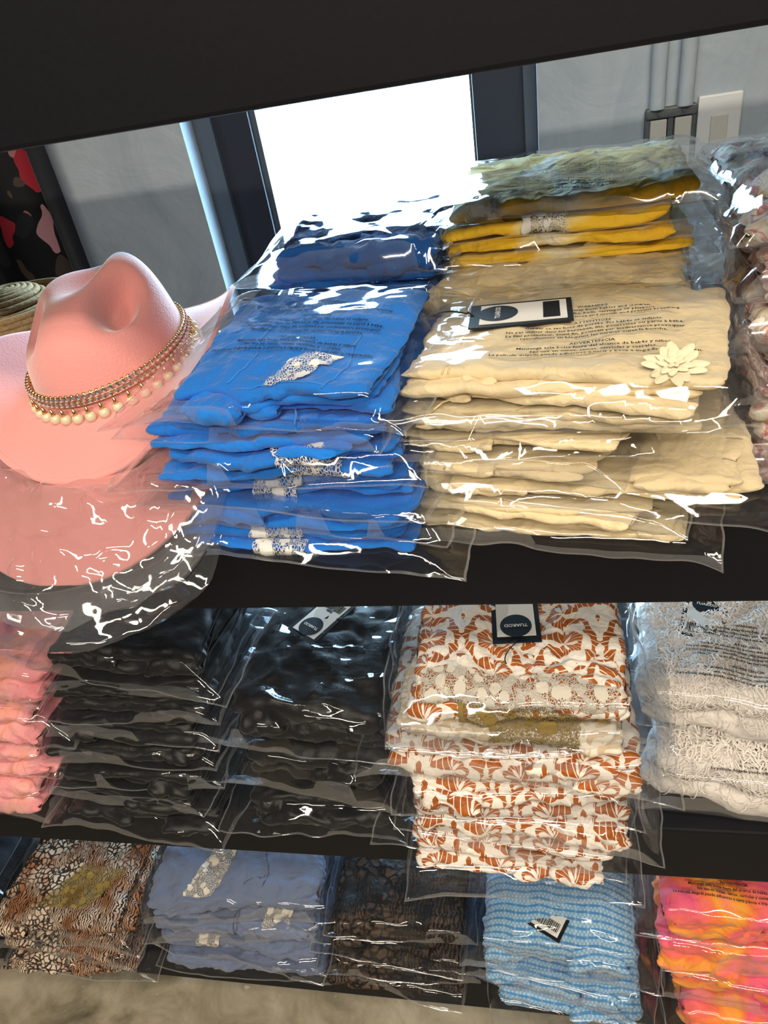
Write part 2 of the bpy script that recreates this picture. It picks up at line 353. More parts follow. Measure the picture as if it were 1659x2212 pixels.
box_bm(bm, (0, .001, 0), (bw - .004, .004, bh - .004)); bm_obj('metal_box', bm, M['box_steel'], sb)
for sx_ in (-1, 1):
    box('switch_rocker', (sx_ * bw * .245, -.009, 0), (bw * .33, .014, bh * .70), M['switch_ivory'], sb, .002)
    for zz in (-1, 1):
        bm = bmesh.new(); bmesh.ops.create_cone(bm, cap_ends=True, segments=12, radius1=.0035, radius2=.003, depth=.004, matrix=Matrix.Translation((sx_ * bw * .245, -.016, zz * (bh / 2 - .007))) @ Matrix.Rotation(math.pi / 2, 4, 'X'))
        bm_obj('screw', bm, M['box_steel'], sb)
for k, xx in enumerate((bx - bw * .27, bx + bw * .27)):
    zz = np.linspace(bz + bh / 2, ZC - .02, 24); pts = np.stack([np.full(24, xx) + .0015 * np.sin(zz * 9 + k), np.full(24, YB - .010), zz], 1)
    v_, f_ = tube(pts, .0135, 14)
    tag(mesh_obj('conduit_pipe', v_, f_, M['plaster']), 'white painted conduit pipe rising from the %s of the double switch box' % ('window side' if k == 0 else 'wall plate side'), 'pipe', 'painted conduit pipes on the wall')

# ------------------------------------------------------------------ shelving
ST = {'top': (1.391, 1.482), 'A': (.995, 1.083), 'B': (.562, .660), 'C': (.133, .226)}
SHD = .47
sh = tag(empty('shelving_unit', (-.2, SHD / 2, 0)), 'tall open black shelving unit with four thick boards', 'shelf')
for k in ('top', 'A', 'B', 'C'):
    z0, z1 = ST[k]; box('shelf_board', (-.15, 0, (z0 + z1) / 2), (2.5, SHD, z1 - z0), M['shelf_black'], sh, .003)
for x in (-1.37, 1.07):
    for y in (-SHD / 2 + .03, SHD / 2 - .03): box('post', (x, y, .85), (.045, .045, 1.7), M['shelf_black'], sh, .003)
ZA, ZB, ZCc = ST['A'][1], ST['B'][1], ST['C'][1]

# ------------------------------------------------------------------ folded cloth and bags
class Slab:
    """One folded pad of cloth: a rounded fold along the front and back, soft ends, creases by noise."""
    def __init__(s, W, D, T, seed, amp=.003, fx=14, fa=45, out=.006, z0=0.0, dx=0.0, dy=0.0, rz=0.0, puff=0.0):
        s.__dict__.update(W=W, D=D, T=T, seed=seed, amp=amp, fx=fx, fa=fa, out=out, z0=z0, dx=dx, dy=dy, rz=rz, puff=puff)
        s.amp = min(amp, .40 * T); s.und = min(.0045, .5 * T); s.r = T / 2; s.Lh = math.pi * s.r + max(D - T, .001)
        s.ang = (seed * 1.7 % 1.0 - .5) * .9
    def base(s, X, A):
        r, D = s.r, s.D; q = math.pi * r / 2; sg = np.sign(A); a = np.abs(A)
        fr = a <= q; mid = (a > q) & (a <= s.Lh - q)
        an = np.clip(a / r, 0, math.pi / 2); bk = np.clip((a - (s.Lh - q)) / r, 0, math.pi / 2)
        y = np.where(fr, -D / 2 + r - r * np.cos(an), np.where(mid, -D / 2 + r + (a - q), D / 2 - r + r * np.sin(bk)))
        z = np.where(fr, np.sin(an), np.where(mid, 1.0, np.cos(bk))) * sg * r
        e = s.W / 2 - np.abs(X); re = min(max(s.T * .75, .012), s.W * .3)
        k = np.sqrt(np.clip(1 - (1 - np.clip(e / re, 0, 1)) ** 2, 0, 1))
        z = z * (k * .96 + .04)
        S = s.seed
        y = y * (1 - .05 * (1 - k)) + s.out * perlin(X * 9, S * 3.1, 0.5) * (1 + .0 * y) + .5 * s.out * perlin(X * 30, S * 1.3, np.sign(y))
        x = X + s.out * 1.3 * perlin(y * 11, S * 2.3, np.sign(X) * 3.3) * np.abs(X) / (s.W / 2)
        z = z + r + s.puff * s.T * np.clip(1 - (X / (s.W / 2)) ** 2, 0, 1) * np.clip(1 - (y / (D / 2)) ** 2, 0, 1) * (z > 0)
        return np.stack([x, y, z], -1)
    def disp(s, X, A):
        c, n = math.cos(s.ang), math.sin(s.ang)
        p, q = X * c + A * n, -X * n + A * c; S = s.seed * 5.37
        wx = p + .012 * perlin(p * 18, q * 18, S); wy = q + .012 * perlin(p * 18, q * 18, S + 9)
        r1 = 1 - 2 * np.abs(perlin(wx * s.fx, wy * s.fa, S + 2)); r2 = perlin(wx * s.fx * 2.3, wy * s.fa * 1.8, S + 4)
        r3 = 1 - 2 * np.abs(perlin(wx * s.fa * .8, wy * s.fx * 1.2, S + 6))
        r4 = 1 - 2 * np.abs(perlin(wx * 75, wy * 110, S + 8))
        return s.amp * (.75 * r1 + .45 * r2 + .5 * r3 + .22 * r4 - .45)
    def at(s, X, A, off=0.0):
        X = np.asarray(X, float); A = np.asarray(A, float); h = .0012
        P = s.base(X, A); du = s.base(X + h, A) - s.base(X - h, A); dv = s.base(X, A + h) - s.base(X, A - h)
        N = np.cross(du, dv); N /= np.linalg.norm(N, axis=-1)[..., None] + 1e-12
        return s.place(P + N * (s.disp(X, A) + off)[..., None])
    def place(s, P):
        c, n = math.cos(s.rz), math.sin(s.rz)
        return np.stack([P[..., 0] * c - P[..., 1] * n + s.dx, P[..., 0] * n + P[..., 1] * c + s.dy, P[..., 2] + s.z0 + s.und * (perlin(P[..., 0] * 15, P[..., 1] * 9, int(s.seed) * .21) + .5 * perlin(P[..., 0] * 34, P[..., 1] * 14, s.seed * .4)) * (1.2 - P[..., 1] / s.D)], -1)
    def mesh(s, nx=46, res=1.0):
        q = math.pi * s.r / 2; n = lambda k: max(3, int(k * res))
        A = np.concatenate([np.linspace(-s.Lh, -(s.Lh - q), n(4))[:-1], np.linspace(-(s.Lh - q), -q, n(8))[:-1], np.linspace(-q, q, n(15))[:-1],
                            q + (s.Lh - 2 * q) * np.linspace(0, 1, n(30))[:-1] ** 1.1, np.linspace(s.Lh - q, s.Lh, n(5))[:-1]])
        h = s.W / 2; e = np.linspace(0, 1, 7)[1:]; re = min(max(s.T * .75, .012), h * .6)
        X = np.concatenate([[-h], -h + re * (1 - np.cos(e * math.pi / 2)), np.linspace(-h + re, h - re, max(8, int(nx * res * s.W / .2)))[1:-1], (h - re * (1 - np.cos(e * math.pi / 2)))[::-1], [h]])
        XX, AA = np.meshgrid(X, A, indexing='ij'); P = s.base(XX, AA)
        pad = np.concatenate([P[:, -1:], P, P[:, :1]], 1)
        N = np.cross(np.gradient(P, axis=0), pad[:, 2:] - pad[:, :-2]); N /= np.linalg.norm(N, axis=-1)[..., None] + 1e-12
        P = s.place(P + N * s.disp(XX, AA)[..., None])
        return P.reshape(-1, 3), grid_faces(len(X), len(A), True), np.stack([XX + s.seed * .013, AA], -1).reshape(-1, 2)
    def patch(s, x0, x1, a0, a1, skew=0.0, nx=14, na=22, off=.0024, scal=.0022):
        uu, vv = np.meshgrid(np.linspace(0, 1, nx), np.linspace(0, 1, na), indexing='ij')
        A = a0 + (a1 - a0) * vv; X = x0 + (x1 - x0) * uu + skew * (vv - .5)
        X = X + np.where(uu < .5, -1, 1) * scal * np.abs(np.sin(vv * (a1 - a0) / .010 * math.pi)) * np.abs(uu - .5) * 2
        P = s.at(X, A, off)
        return P.reshape(-1, 3), grid_faces(nx, na), np.stack([X, A], -1).reshape(-1, 2)

# warning print, set once as flat outlines
LINES = ["WARNING", "Keep this bag away from babies and children.", "Do not use in cribs, beds, carriages or playpens.",
         "The thin film may cling to nose and mouth and prevent breathing.", "", "ATTENTION",
         "Garder ce sac hors de portée des bébés et enfants.", "Ne pas utiliser dans les berceaux, lits, poussettes ou parcs à bébé.",
         "Le film protecteur, étant fin, pourrait par inadvertance provoquer", "l'étouffement en bloquant les narines ou/et la bouche.", "", "ADVERTENCIA",
         "Mantenga esta bolsa fuera del alcance de bebés y niños.", "No use en cunas, camas, carriolas y corrales.",
         "La película delgada puede adherirse a nariz y boca e impedir la respiración."]
def text_mesh(body, res=1, spacing=1.25, offset=0.012):
    c = bpy.data.curves.new('lettering', 'FONT'); c.body = body; c.align_x = 'CENTER'; c.resolution_u = res; c.space_line = spacing; c.offset = offset; c.size = 1.0
    o = bpy.data.objects.new('lettering', c); col.objects.link(o); bpy.context.view_layer.update()
    dg = bpy.context.evaluated_depsgraph_get(); me = bpy.data.meshes.new_from_object(o.evaluated_get(dg))
    v = np.array([q.co[:] for q in me.vertices]); f = [tuple(p.vertices) for p in me.polygons]
    bpy.data.objects.remove(o); bpy.data.curves.remove(c); bpy.data.meshes.remove(me)
    v[:, :2] -= (v[:, :2].min(0) + v[:, :2].max(0)) / 2
    return v, f
TXT_V, TXT_F = text_mesh("\n".join(LINES), offset=.022); TXT_W = np.ptp(TXT_V[:, 0]); TXT_H = np.ptp(TXT_V[:, 1])
LOGO_V, LOGO_F = text_mesh("TUAROD", 2, 1.0, 0.02); LOGO_W = np.ptp(LOGO_V[:, 0])

HN = 44
def height_map(VV, W, D):
    """tallest cloth point on a small grid, spread a little so that a film can lie on it"""
    x0, x1, y0, y1 = -W / 2 - .02, W / 2 + .02, -D / 2 - .02, D / 2 + .02
    H = np.zeros((HN, HN)); i = np.clip(((VV[:, 0] - x0) / (x1 - x0) * (HN - 1)).round().astype(int), 0, HN - 1); j = np.clip(((VV[:, 1] - y0) / (y1 - y0) * (HN - 1)).round().astype(int), 0, HN - 1)
    np.maximum.at(H, (i, j), VV[:, 2])
    def dil(H):
        P = np.pad(H, 1); return np.max([P[a:a + HN, b:b + HN] for a in range(3) for b in range(3)], 0)
    def blur(H):
        P = np.pad(H, 1, mode='edge'); return np.mean([P[a:a + HN, b:b + HN] for a in range(3) for b in range(3)], 0)
    H = dil(H); H = np.maximum(H, .985 * blur(dil(H)))
    def f(X, Y):
        u = np.clip((X - x0) / (x1 - x0) * (HN - 1), 0, HN - 1.001); v = np.clip((Y - y0) / (y1 - y0) * (HN - 1), 0, HN - 1.001)
        i, j = u.astype(int), v.astype(int); a, b = u - i, v - j
        ins = (X > x0) & (X < x1) & (Y > y0) & (Y < y1)
        return np.where(ins, H[i, j] * (1 - a) * (1 - b) + H[i + 1, j] * a * (1 - b) + H[i, j + 1] * (1 - a) * b + H[i + 1, j + 1] * a * b, 0)
    return f
def bag(parent, W, D, T, seed, mg=(.035, .035, .02, .03), crk=.0045, nb=56, droop=.12, rot=0.0, mat='film', prints=(), hm=None, low=False):
    ml, mr, mf, mb = mg
    x0, x1, y0, y1 = -W / 2 - ml, W / 2 + mr, -D / 2 - mf, D / 2 + mb
    lin = np.concatenate([[0, .006], np.linspace(.018, .982, nb - 4), [.994, 1.0]])
    uu, vv = np.meshgrid(lin, lin, indexing='ij')
    X = x0 + (x1 - x0) * uu; Y = y0 + (y1 - y0) * vv
    sd = seed * .618 % 1.0 * 40
    X = X + (.011 * perlin(Y * 9, sd, .4) + .004 * perlin(Y * 40, sd, 3.4)) * (2 * uu - 1) ** 2; Y = Y + (.009 * perlin(X * 8, sd, .8) + .003 * perlin(X * 35, sd, 5.5)) * (2 * vv - 1) ** 2
    cr_, sr_ = math.cos(rot), math.sin(rot)
    rt = lambda X, Y: (X * cr_ - Y * sr_, X * sr_ + Y * cr_)
    S = int(seed) % 60
    def top(X, Y):
        dx = np.maximum(np.abs(X) - (W / 2 - .004), 0); dy = np.maximum(np.abs(Y) - (D / 2 - .004), 0)
        mx = np.where(X < 0, ml, mr) + .004; my = np.where(Y < 0, mf, mb) + .004
        g = np.clip(np.maximum(dx / mx, dy / my) * .8 + .2 * np.hypot(dx / mx, dy / my), 0, 1); d = np.hypot(dx, dy)
        zs = .32 * T + .004 * perlin(X * 12, Y * 12, sd) - droop * d
        zs = np.where(Y > -D / 2 - .002, np.maximum(zs, .0015), zs)
        ck = facet(X * 15 + S, Y * 15, S) * .9 + facet(X * 33, Y * 33 + S, S + 3) * .45 + .18 * facet(X * 80, Y * 80 + S, S + 5)
        rg = 1 - 2 * np.abs(perlin(X * 11 + S, Y * 26, S + .5))
        w = (1 - g) ** .85
        rx, ry = rt(X, Y)
        z = (T + .002 + crk * np.maximum(.9 * ck + .5 * rg, -.3)) * w + zs * (1 - w) + crk * 1.4 * ck * g * (1 - g) * 2.2
        if hm is not None: z = np.maximum(z, (hm(rx, ry) + .0010 + .18 * crk * np.maximum(ck, 0)) * (g < .9))
        if low: z = np.where((g < .03), np.minimum(z, T + .0013), z)
        return z, zs, g
    zt, zs, g = top(X, Y)
    rim = np.zeros_like(g); rim[0, :] = rim[-1, :] = 1; rim[:, 0] = rim[:, -1] = 1
    zt = np.where(rim > 0, zs, np.maximum(zt, zs + .0004))
    zb = np.where(rim > 0, zs, -.0008 * (1 - g) + (zs - .0006) * g + crk * .5 * facet(X * 30, Y * 30, 9) * g * (1 - g) * 2)
    zb = np.where((Y > -D / 2) & (rim == 0), np.maximum(zb, -.0008), zb)
    rx, ry = rt(X, Y)
    V = np.concatenate([np.stack([rx, ry, zt], -1).reshape(-1, 3), np.stack([rx, ry, zb], -1).reshape(-1, 3)])
    ft = grid_faces(nb, nb); fb = ft[:, ::-1] + nb * nb
    i, j = np.meshgrid(np.arange(nb - 1), np.arange(nb - 1), indexing='ij'); ed = ((i == 0) | (i == nb - 2) | (j == 0) | (j == nb - 2)).reshape(-1).astype(int)
    o = mesh_obj('plastic_bag', V, np.concatenate([ft, fb]), [M[mat], M['film_seam']], parent, fmat=np.concatenate([ed, ed]))
    for (px, py, wdt, r, rows) in prints:
        k = wdt / TXT_W; v = TXT_V * k
        c, n = math.cos(r), math.sin(r); x = v[:, 0] * c - v[:, 1] * n + px; y = v[:, 0] * n + v[:, 1] * c + py
        z, z2, _ = top(x, y); z = np.maximum(z, z2 + .0004) + .0007; xx, yy = rt(x, y)
        mesh_obj('warning_print', np.stack([xx, yy, z], -1), TXT_F, M['ink'], o, smooth=False)
    return o

def hang_tag(parent, x, y, z, rot, s=1.0, flip=False, string=True, tilt=(0, 0)):
    w, h = .047 * s, .078 * s
    t_ = box('hang_tag', (0, 0, 0), (w, h, .0012), M['card_black'], parent, .0003); t_.location = (x, y, z); t_.rotation_euler = (tilt[0], tilt[1], rot)
    box('label_sticker', (0, -.002 * s, .0010), (w * .80, h * .84, .0006), M['card_white'], t_)
    bm = bmesh.new(); bmesh.ops.create_circle(bm, cap_ends=True, segments=28, radius=.0155 * s, matrix=Matrix.Translation((0, h * .22, .0017))); bm_obj('logo_disc', bm, M['card_black'], t_)
    k = .023 * s / LOGO_W; v = LOGO_V * k; v[:, 1] += h * .22; v[:, 2] = .0021; mesh_obj('brand_lettering', v, LOGO_F, M['card_white'], t_, smooth=False)
    bm = bmesh.new(); rr = random.Random(3); px = -w * .34
    while px < w * .33:
        b_ = rr.choice([.0005, .0008, .0013]) * s; box_bm(bm, (px + b_ / 2, -h * .30, .0016), (b_, h * .16, .0003)); px += b_ + rr.choice([.0006, .0009]) * s
    bm_obj('barcode', bm, M['ink'], t_)
    if string:
        a = np.linspace(0, 1, 24); pts = np.stack([.004 * np.sin(a * 9) + .010 * a, h * .46 + .03 * a - .02 * np.sin(a * math.pi) ** 2 * a, .001 + .002 * np.sin(a * math.pi)], 1)
        v_, f_ = tube(pts, .0006, 5); mesh_obj('tag_string', v_, f_, M['stem_string'], t_)
    return t_

def garment(parent, W, D, T, mat, seed, n=2, amp=.003, fx=14, fa=45, out=.007, puff=0.0, name='folded_garment', res=1.0, ex=2, press=False):
    slabs = []; V, F, UV = [], [], []; off = 0; rr = random.Random(seed * 13 + 1)
    for k in range(n):
        th = T / n * 1.04
        s = Slab(W * (1 - rr.uniform(0, .07)), D * (1 - rr.uniform(0, .06)), th, seed + k * .37, amp, fx, fa, out, z0=k * T / n, dx=rr.uniform(-.5, .5) * .05 * W * (n > 1), dy=rr.uniform(-.005, .006) * (n > 1), rz=rr.uniform(-.05, .05) * (n > 1), puff=puff if k == n - 1 else 0)
        v, f, uv = s.mesh(res=res); V.append(v); F.append(f + off); UV.append(uv); off += len(v); slabs.append(s)
    for k in range(ex):                               # sleeve ends and gathers tucked along the front
        w = W * rr.uniform(.2, .42); th = T * rr.uniform(.34, .55); sd_ = rr.choice([-1, 1]) if k else (-1 if seed % 2 else 1)
        s = Slab(w, rr.uniform(.045, .075), th, seed + 5.1 + k * .7, amp * 1.3, fx * 1.6, fa, out * 1.2, z0=rr.uniform(0, T - th), dx=sd_ * (W / 2 - w * rr.uniform(.42, .9)), dy=-D / 2 + .030 + rr.uniform(-.004, .002), rz=rr.uniform(-.16, .16))
        v, f, uv = s.mesh(res=res * .9); V.append(v); F.append(f + off); UV.append(uv); off += len(v)
    VV = np.concatenate(V); VV[:, 2] = np.where(VV[:, 2] < .0008, .0008 + .15 * (VV[:, 2] - .0008), VV[:, 2])
    if press: VV[:, 2] = np.where(VV[:, 2] > T - .0006, T - .0006 + .45 * (VV[:, 2] - T + .0006), VV[:, 2])
    o = mesh_obj(name, VV, np.concatenate(F), M[mat], parent, np.concatenate(UV))
    return o, slabs, VV

def seams(parent, slab, mat, curves, r=.0008):
    for (x0, a0, x1, a1, wob) in curves:
        tt = np.linspace(0, 1, 40); X = x0 + (x1 - x0) * tt + wob * np.sin(tt * 5); A = a0 + (a1 - a0) * tt + wob * np.sin(tt * 4 + 1)
        v, f = tube(slab.at(X, A, .0004), r, 5); mesh_obj('hem_stitching', v, f, M[mat], parent)

ORD = ['topmost', 'second from the top', 'third from the top', 'fourth from the top', 'fifth from the top', 'sixth from the top', 'seventh from the top', 'eighth from the top', 'ninth from the top']
_seed = [1]
def stack(kind, desc, where, z0, yf, rz, layers, mat, group, cat='clothes', D=.19, n=2, amp=.003, fx=20, fa=60, mg=(.035, .035, .02, .03), crk=.0045, step=0.0, bagmat='film', puff=0.0, skip_label=0, nb=56, droop=.12, out=.007, res=1.0, ex=2, tk=1.0):
    """layers from the bottom up: dict(x=(left,right), T, ...)"""
    z = z0 + .0015; made = []
    N = len(layers)
    for i, L in enumerate(layers):
        _seed[0] += 1; sd = L.get('seed', _seed[0])
        W = L['x'][1] - L['x'][0]; T = L['T'] * tk; d = L.get('D', D); y = L.get('y', yf + step * (i / max(1, N - 1)))
        th = L.get('rz', rz + (sd * 37 % 11 - 5) * .012); q = random.Random(sd * 7)
        mgl = L['mg'] if 'mg' in L else (mg[0] * q.uniform(.4, 1.4), mg[1] * q.uniform(.4, 1.4), mg[2] * q.uniform(.25, .8), mg[3])
        lab = (L['label'] if 'label' in L else '%s, %s of the %s' % (desc, (ORD[N - 1 - i] if i or N < 3 else 'lowest'), where))
        e = tag(empty(kind, ((L['x'][0] + L['x'][1]) / 2, y + d / 2, z + L.get('dz', 0)), (L.get('rx', 0), L.get('ry', 0), th)), lab, cat, group)
        g, sl, VV = garment(e, W, d, T, L.get('mat', mat), sd, L.get('n', n), L.get('amp', amp), fx, fa, out, L.get('puff', puff), res=L.get('res', res), ex=L.get('ex', ex), press=i < N - 1)
        b = bag(e, W, d, T, sd, mgl, L.get('crk', crk), L.get('nb', nb), L.get('droop', droop), L.get('brot', q.uniform(-.09, .09)), bagmat, L.get('prints', ()), height_map(VV, W, d), i < N - 1)
        for (k, x0, x1, a0, a1, sk, lm) in L.get('lace', ()):
            v, f, uv = sl[k].patch(x0, x1, a0, a1, sk); mesh_obj('lace_trim', v, f, M[lm], e, uv)
        if 'seams' in L: seams(e, sl[-1], L['seams'][0], L['seams'][1])
        if 'tag' in L: hang_tag(e, L['tag'][0], L['tag'][1], T + .0022 + L['tag'][3] if len(L['tag']) > 3 else T + .0022, L['tag'][2], L.get('tag_s', 1.0))
        made.append((e, sl)); z += T + .0026
    return made, z

# ------------------------------------------------------------------ upper shelf: blue tops
blue, zb_ = stack('bagged_blouse', 'bagged royal blue ribbed top', 'royal blue stack', ZA, -.026, math.radians(-7), [
    dict(x=(-.285, -.085), T=.020, ex=0, lace=[(0, -.035, .010, -.010, .010, .004, 'lace_white'), (1, -.033, .010, -.007, .007, .004, 'lace_white'), (2, -.03, .012, -.007, .009, .004, 'lace_white')], mg=(.03, .045, .02, .03)),
    dict(x=(-.281, -.073), T=.030, amp=.005),
    dict(x=(-.250, -.080), T=.022, ex=0, lace=[(2, -.036, .0, -.007, .014, .012, 'lace_white'), (1, -.040, -.004, -.007, .007, .008, 'lace_white'), (0, -.045, -.010, -.007, .007, .008, 'lace_white')], mg=(.045, .035, .02, .03)),
    dict(x=(-.275, -.090), T=.028, amp=.005, ex=0, lace=[(2, .004, .042, -.008, .024, -.016, 'lace_white'), (1, .012, .050, -.008, .008, -.010, 'lace_white'), (0, .020, .060, -.008, .008, -.010, 'lace_white')], mg=(.045, .03, .02, .03)),
    dict(x=(-.272, -.090), T=.025, amp=.005, seams=('thread_blue', [(-.04, -.02, -.01, .05, .006), (.03, -.02, .02, .05, .004)])),
    dict(x=(-.250, -.088), T=.026, D=.165, amp=.003, mg=(.055, .03, .018, .02), crk=.0022, nb=96, puff=.35, res=1.3, prints=[(.005, .004, .137, -.06, 0)],
         rx=math.radians(5), dz=.006, lace=[(2, .008, .034, .006, .044, .022, 'lace_white')], seams=('thread_blue', [(-.035, .005, -.02, .09, .006), (.045, .0, .052, .08, .005), (-.03, .004, .05, .01, .003)])),
], 'blue_knit', 'royal blue tops in the front blue stack', step=.0, tk=.85, amp=.0048, out=.011, mg=(.04, .03, .018, .03), n=3)
stack('bagged_blouse', 'bagged dark blue top', 'rear stack in front of the window', ZA, .19, math.radians(-4), [
    dict(x=(-.23, -.08), T=.068, label='dark blue bagged top lowest behind the royal blue stack'), dict(x=(-.23, -.08), T=.066, label='dark blue bagged top lying under the one against the window'),
    dict(x=(-.232, -.072), T=.036, amp=.006, nb=80, crk=.006, prints=[(0, .02, .13, 0, 0)], label='dark blue top in a glossy bag seen against the bright window'),
], 'navy_knit', 'dark blue tops behind the royal blue stack', D=.17, amp=.005, mg=(.03, .03, .02, .025))

# cream tops
cream, zc_ = stack('bagged_blouse', 'bagged cream mesh top', 'cream stack', ZA, -.02, math.radians(-9), [
    dict(x=(-.078, .118), T=.016, mg=(.02, .025, .012, .03), droop=.5),
    dict(x=(-.075, .095), T=.018, amp=.005),
    dict(x=(-.072, .150), T=.021, amp=.005, mg=(.03, .03, .02, .03)),
    dict(x=(-.070, .060), T=.019, amp=.005),
    dict(x=(-.088, .075), T=.016, amp=.005),
    dict(x=(-.080, .112), T=.019, amp=.005, seams=('thread_cream', [(-.075, -.01, -.06, .04, .008), (-.04, -.015, .02, .02, .004)])),
    dict(x=(-.076, .128), T=.025, D=.165, amp=.0025, puff=.3, nb=96, mg=(.045, .028, .03, .02), crk=.0035, res=1.3, prints=[(.02, -.014, .138, .03, 0)], tag=(-.036, .018, math.radians(100), .003), seams=('thread_cream', [(-.07, .0, -.068, .06, .002), (-.066, .0, -.064, .06, .002)])),
], 'cream_mesh', 'cream tops in the front cream stack', amp=.0050, fx=18, fa=60, tk=.86, out=.011, mg=(.03, .025, .015, .03), n=3)
# embroidered flower on the topmost cream top
e7, sl7 = cream[-1]
fl = empty('flower_applique', sl7[-1].at(np.array(.074), np.array(.014), .0022).tolist()); fl.parent = e7; fl.rotation_euler = (.35, 0, 0)
ang = np.linspace(0, 2 * math.pi, 14, endpoint=False); tt = np.linspace(0, 1, 6)
pv = [(0, 0, .0015)]; pf = []
for q, s_ in enumerate((.55, 1.0)):
    for k_ in range(14):
        pv.append((.0085 + .0085 * s_ * math.cos(ang[k_]), .0034 * s_ * math.sin(ang[k_]) * (1.25 - .35 * math.cos(ang[k_])), .0022 * (1 - s_ * .8) + .0006))
pv[0] = (.0085, 0, .0022)
for k_ in range(14):
    k2 = (k_ + 1) % 14; pf.append((0, 1 + k_, 1 + k2)); pf.append((1 + k_, 15 + k_, 15 + k2, 1 + k2))
pm = mesh_obj('petal', np.array(pv), pf, M['petal_cream'], fl)
pm.data.materials[0] = M['petal_cream']
pi_ = 0
for ring, (cnt, r0, sc, zz) in enumerate(((12, .006, 1.0, 0), (9, .003, .72, .0014), (6, .0005, .48, .0026))):
    for k_ in range(cnt):
        q = pm if pi_ == 0 else pm.copy()
        if pi_: col.objects.link(q); q.parent = fl
        a_ = k_ * 2 * math.pi / cnt + ring * .4; q.location = (r0 * math.cos(a_), r0 * math.sin(a_), zz); q.rotation_euler = (0, -.10 - .12 * ring, a_ + .3 * (k_ % 2)); q.scale = (sc * .85 * (1 - .2 * (k_ % 3 == 1)), sc * .9, sc); pi_ += 1

# rear: cream top and the yellow ones on it
_, zr = stack('bagged_blouse', 'bagged cream top', 'rear stack under the yellow tops', ZA, .135, math.radians(-6), [
    dict(x=(-.085, .13), T=.044, label='cream bagged top lowest behind the front cream stack'), dict(x=(-.085, .13), T=.044, label='cream bagged top in the middle behind the front cream stack'),
    dict(x=(-.085, .135), T=.038, amp=.005, puff=.1, label='crumpled cream top in a clear bag just under the yellow tops'),
], 'cream_mesh', 'cream tops behind the front cream stack', D=.22, amp=.005, mg=(.02, .02, .015, .02))
stack('bagged_blouse', 'bagged yellow dyed top', 'yellow stack', zr, .205, math.radians(-6), [
    dict(x=(-.06, .15), T=.009, n=1), dict(x=(-.065, .145), T=.010, n=1), dict(x=(-.07, .14), T=.012, n=1, lace=[(0, -.025, .012, -.006, .012, .0, 'lace_white')]),
    dict(x=(-.065, .155), T=.013, n=1, puff=.3, nb=88, crk=.005, prints=[(.0, -.045, .135, 0, 0)], tag=(.006, .03, .1), lace=[(0, -.09, -.06, -.006, .02, .0, 'lace_white')]),
], 'yellow_dye', 'yellow and white tops above the cream ones', D=.2, amp=.003, ex=0, mg=(.02, .025, .015, .02))
# mixed floral stack at the right
stack('bagged_blouse', 'bagged pastel floral top', 'floral stack', ZA, .03, math.radians(-6), [
    dict(x=(.177, .36), T=.034, mat='floral_rose'), dict(x=(.172, .36), T=.034), dict(x=(.172, .36), T=.03, mat='floral_rose'),
    dict(x=(.172, .36), T=.03, y=.05), dict(x=(.17, .36), T=.03, mat='floral_rose', y=.06), dict(x=(.167, .37), T=.034, y=.09, nb=80, prints=[(-.01, .0, .15, .08, 0)], puff=.2),
], 'floral_pastel', 'floral tops in the right hand stack', D=.22, amp=.006, mg=(.03, .03, .02, .03), crk=.006, tk=.93)

# ------------------------------------------------------------------ middle shelf
stack('bagged_blouse', 'bagged pink dyed top', 'pink stack beside the black tops', ZB, -.02, math.radians(-2), [
    dict(x=(-.86, -.612), T=.05), dict(x=(-.85, -.60), T=.05), dict(x=(-.85, -.582), T=.055), dict(x=(-.85, -.57), T=.05),
], 'tie_dye_pink', 'pink dyed tops', D=.2, amp=.006, ex=1, step=.05, mg=(.02, .035, .02, .02), crk=.006, fx=18)
stack('bagged_blouse', 'bagged black satin top', 'black stack beside pink tops', ZB, -.028, math.radians(-3), [
    dict(x=(-.585, -.385), T=.026, mg=(.02, .03, .02, .03)), dict(x=(-.585, -.400), T=.022), dict(x=(-.580, -.395), T=.03), dict(x=(-.585, -.390), T=.028),
    dict(x=(-.565, -.380), T=.028), dict(x=(-.565, -.375), T=.027), dict(x=(-.555, -.370), T=.022), dict(x=(-.555, -.360), T=.034, nb=80, puff=.1, prints=[(.0, -.045, .14, 0, 0)], mg=(.02, .05, .018, .02)),
], 'black_satin', 'black tops in the taller black stack', D=.2, amp=.0035, step=.06, mg=(.02, .03, .012, .02), crk=.005, res=.75)
stack('bagged_blouse', 'loosely bagged black top', 'black stack beside rust prints', ZB, -.014, math.radians(-2), [
    dict(x=(-.345, -.175), T=.035, mg=(.03, .03, .02, .03)), dict(x=(-.345, -.17), T=.06, mg=(.045, .03, .02, .03)), dict(x=(-.345, -.165), T=.062, nb=96, crk=.009, prints=[(.015, -.045, .145, .02, 0)], mg=(.065, .03, .025, .03), tag=(-.012, .035, math.radians(150), .003)),
], 'black_satin', 'black tops in the lower black stack', D=.2, amp=.005, step=.035, crk=.008, nb=80, res=.8)
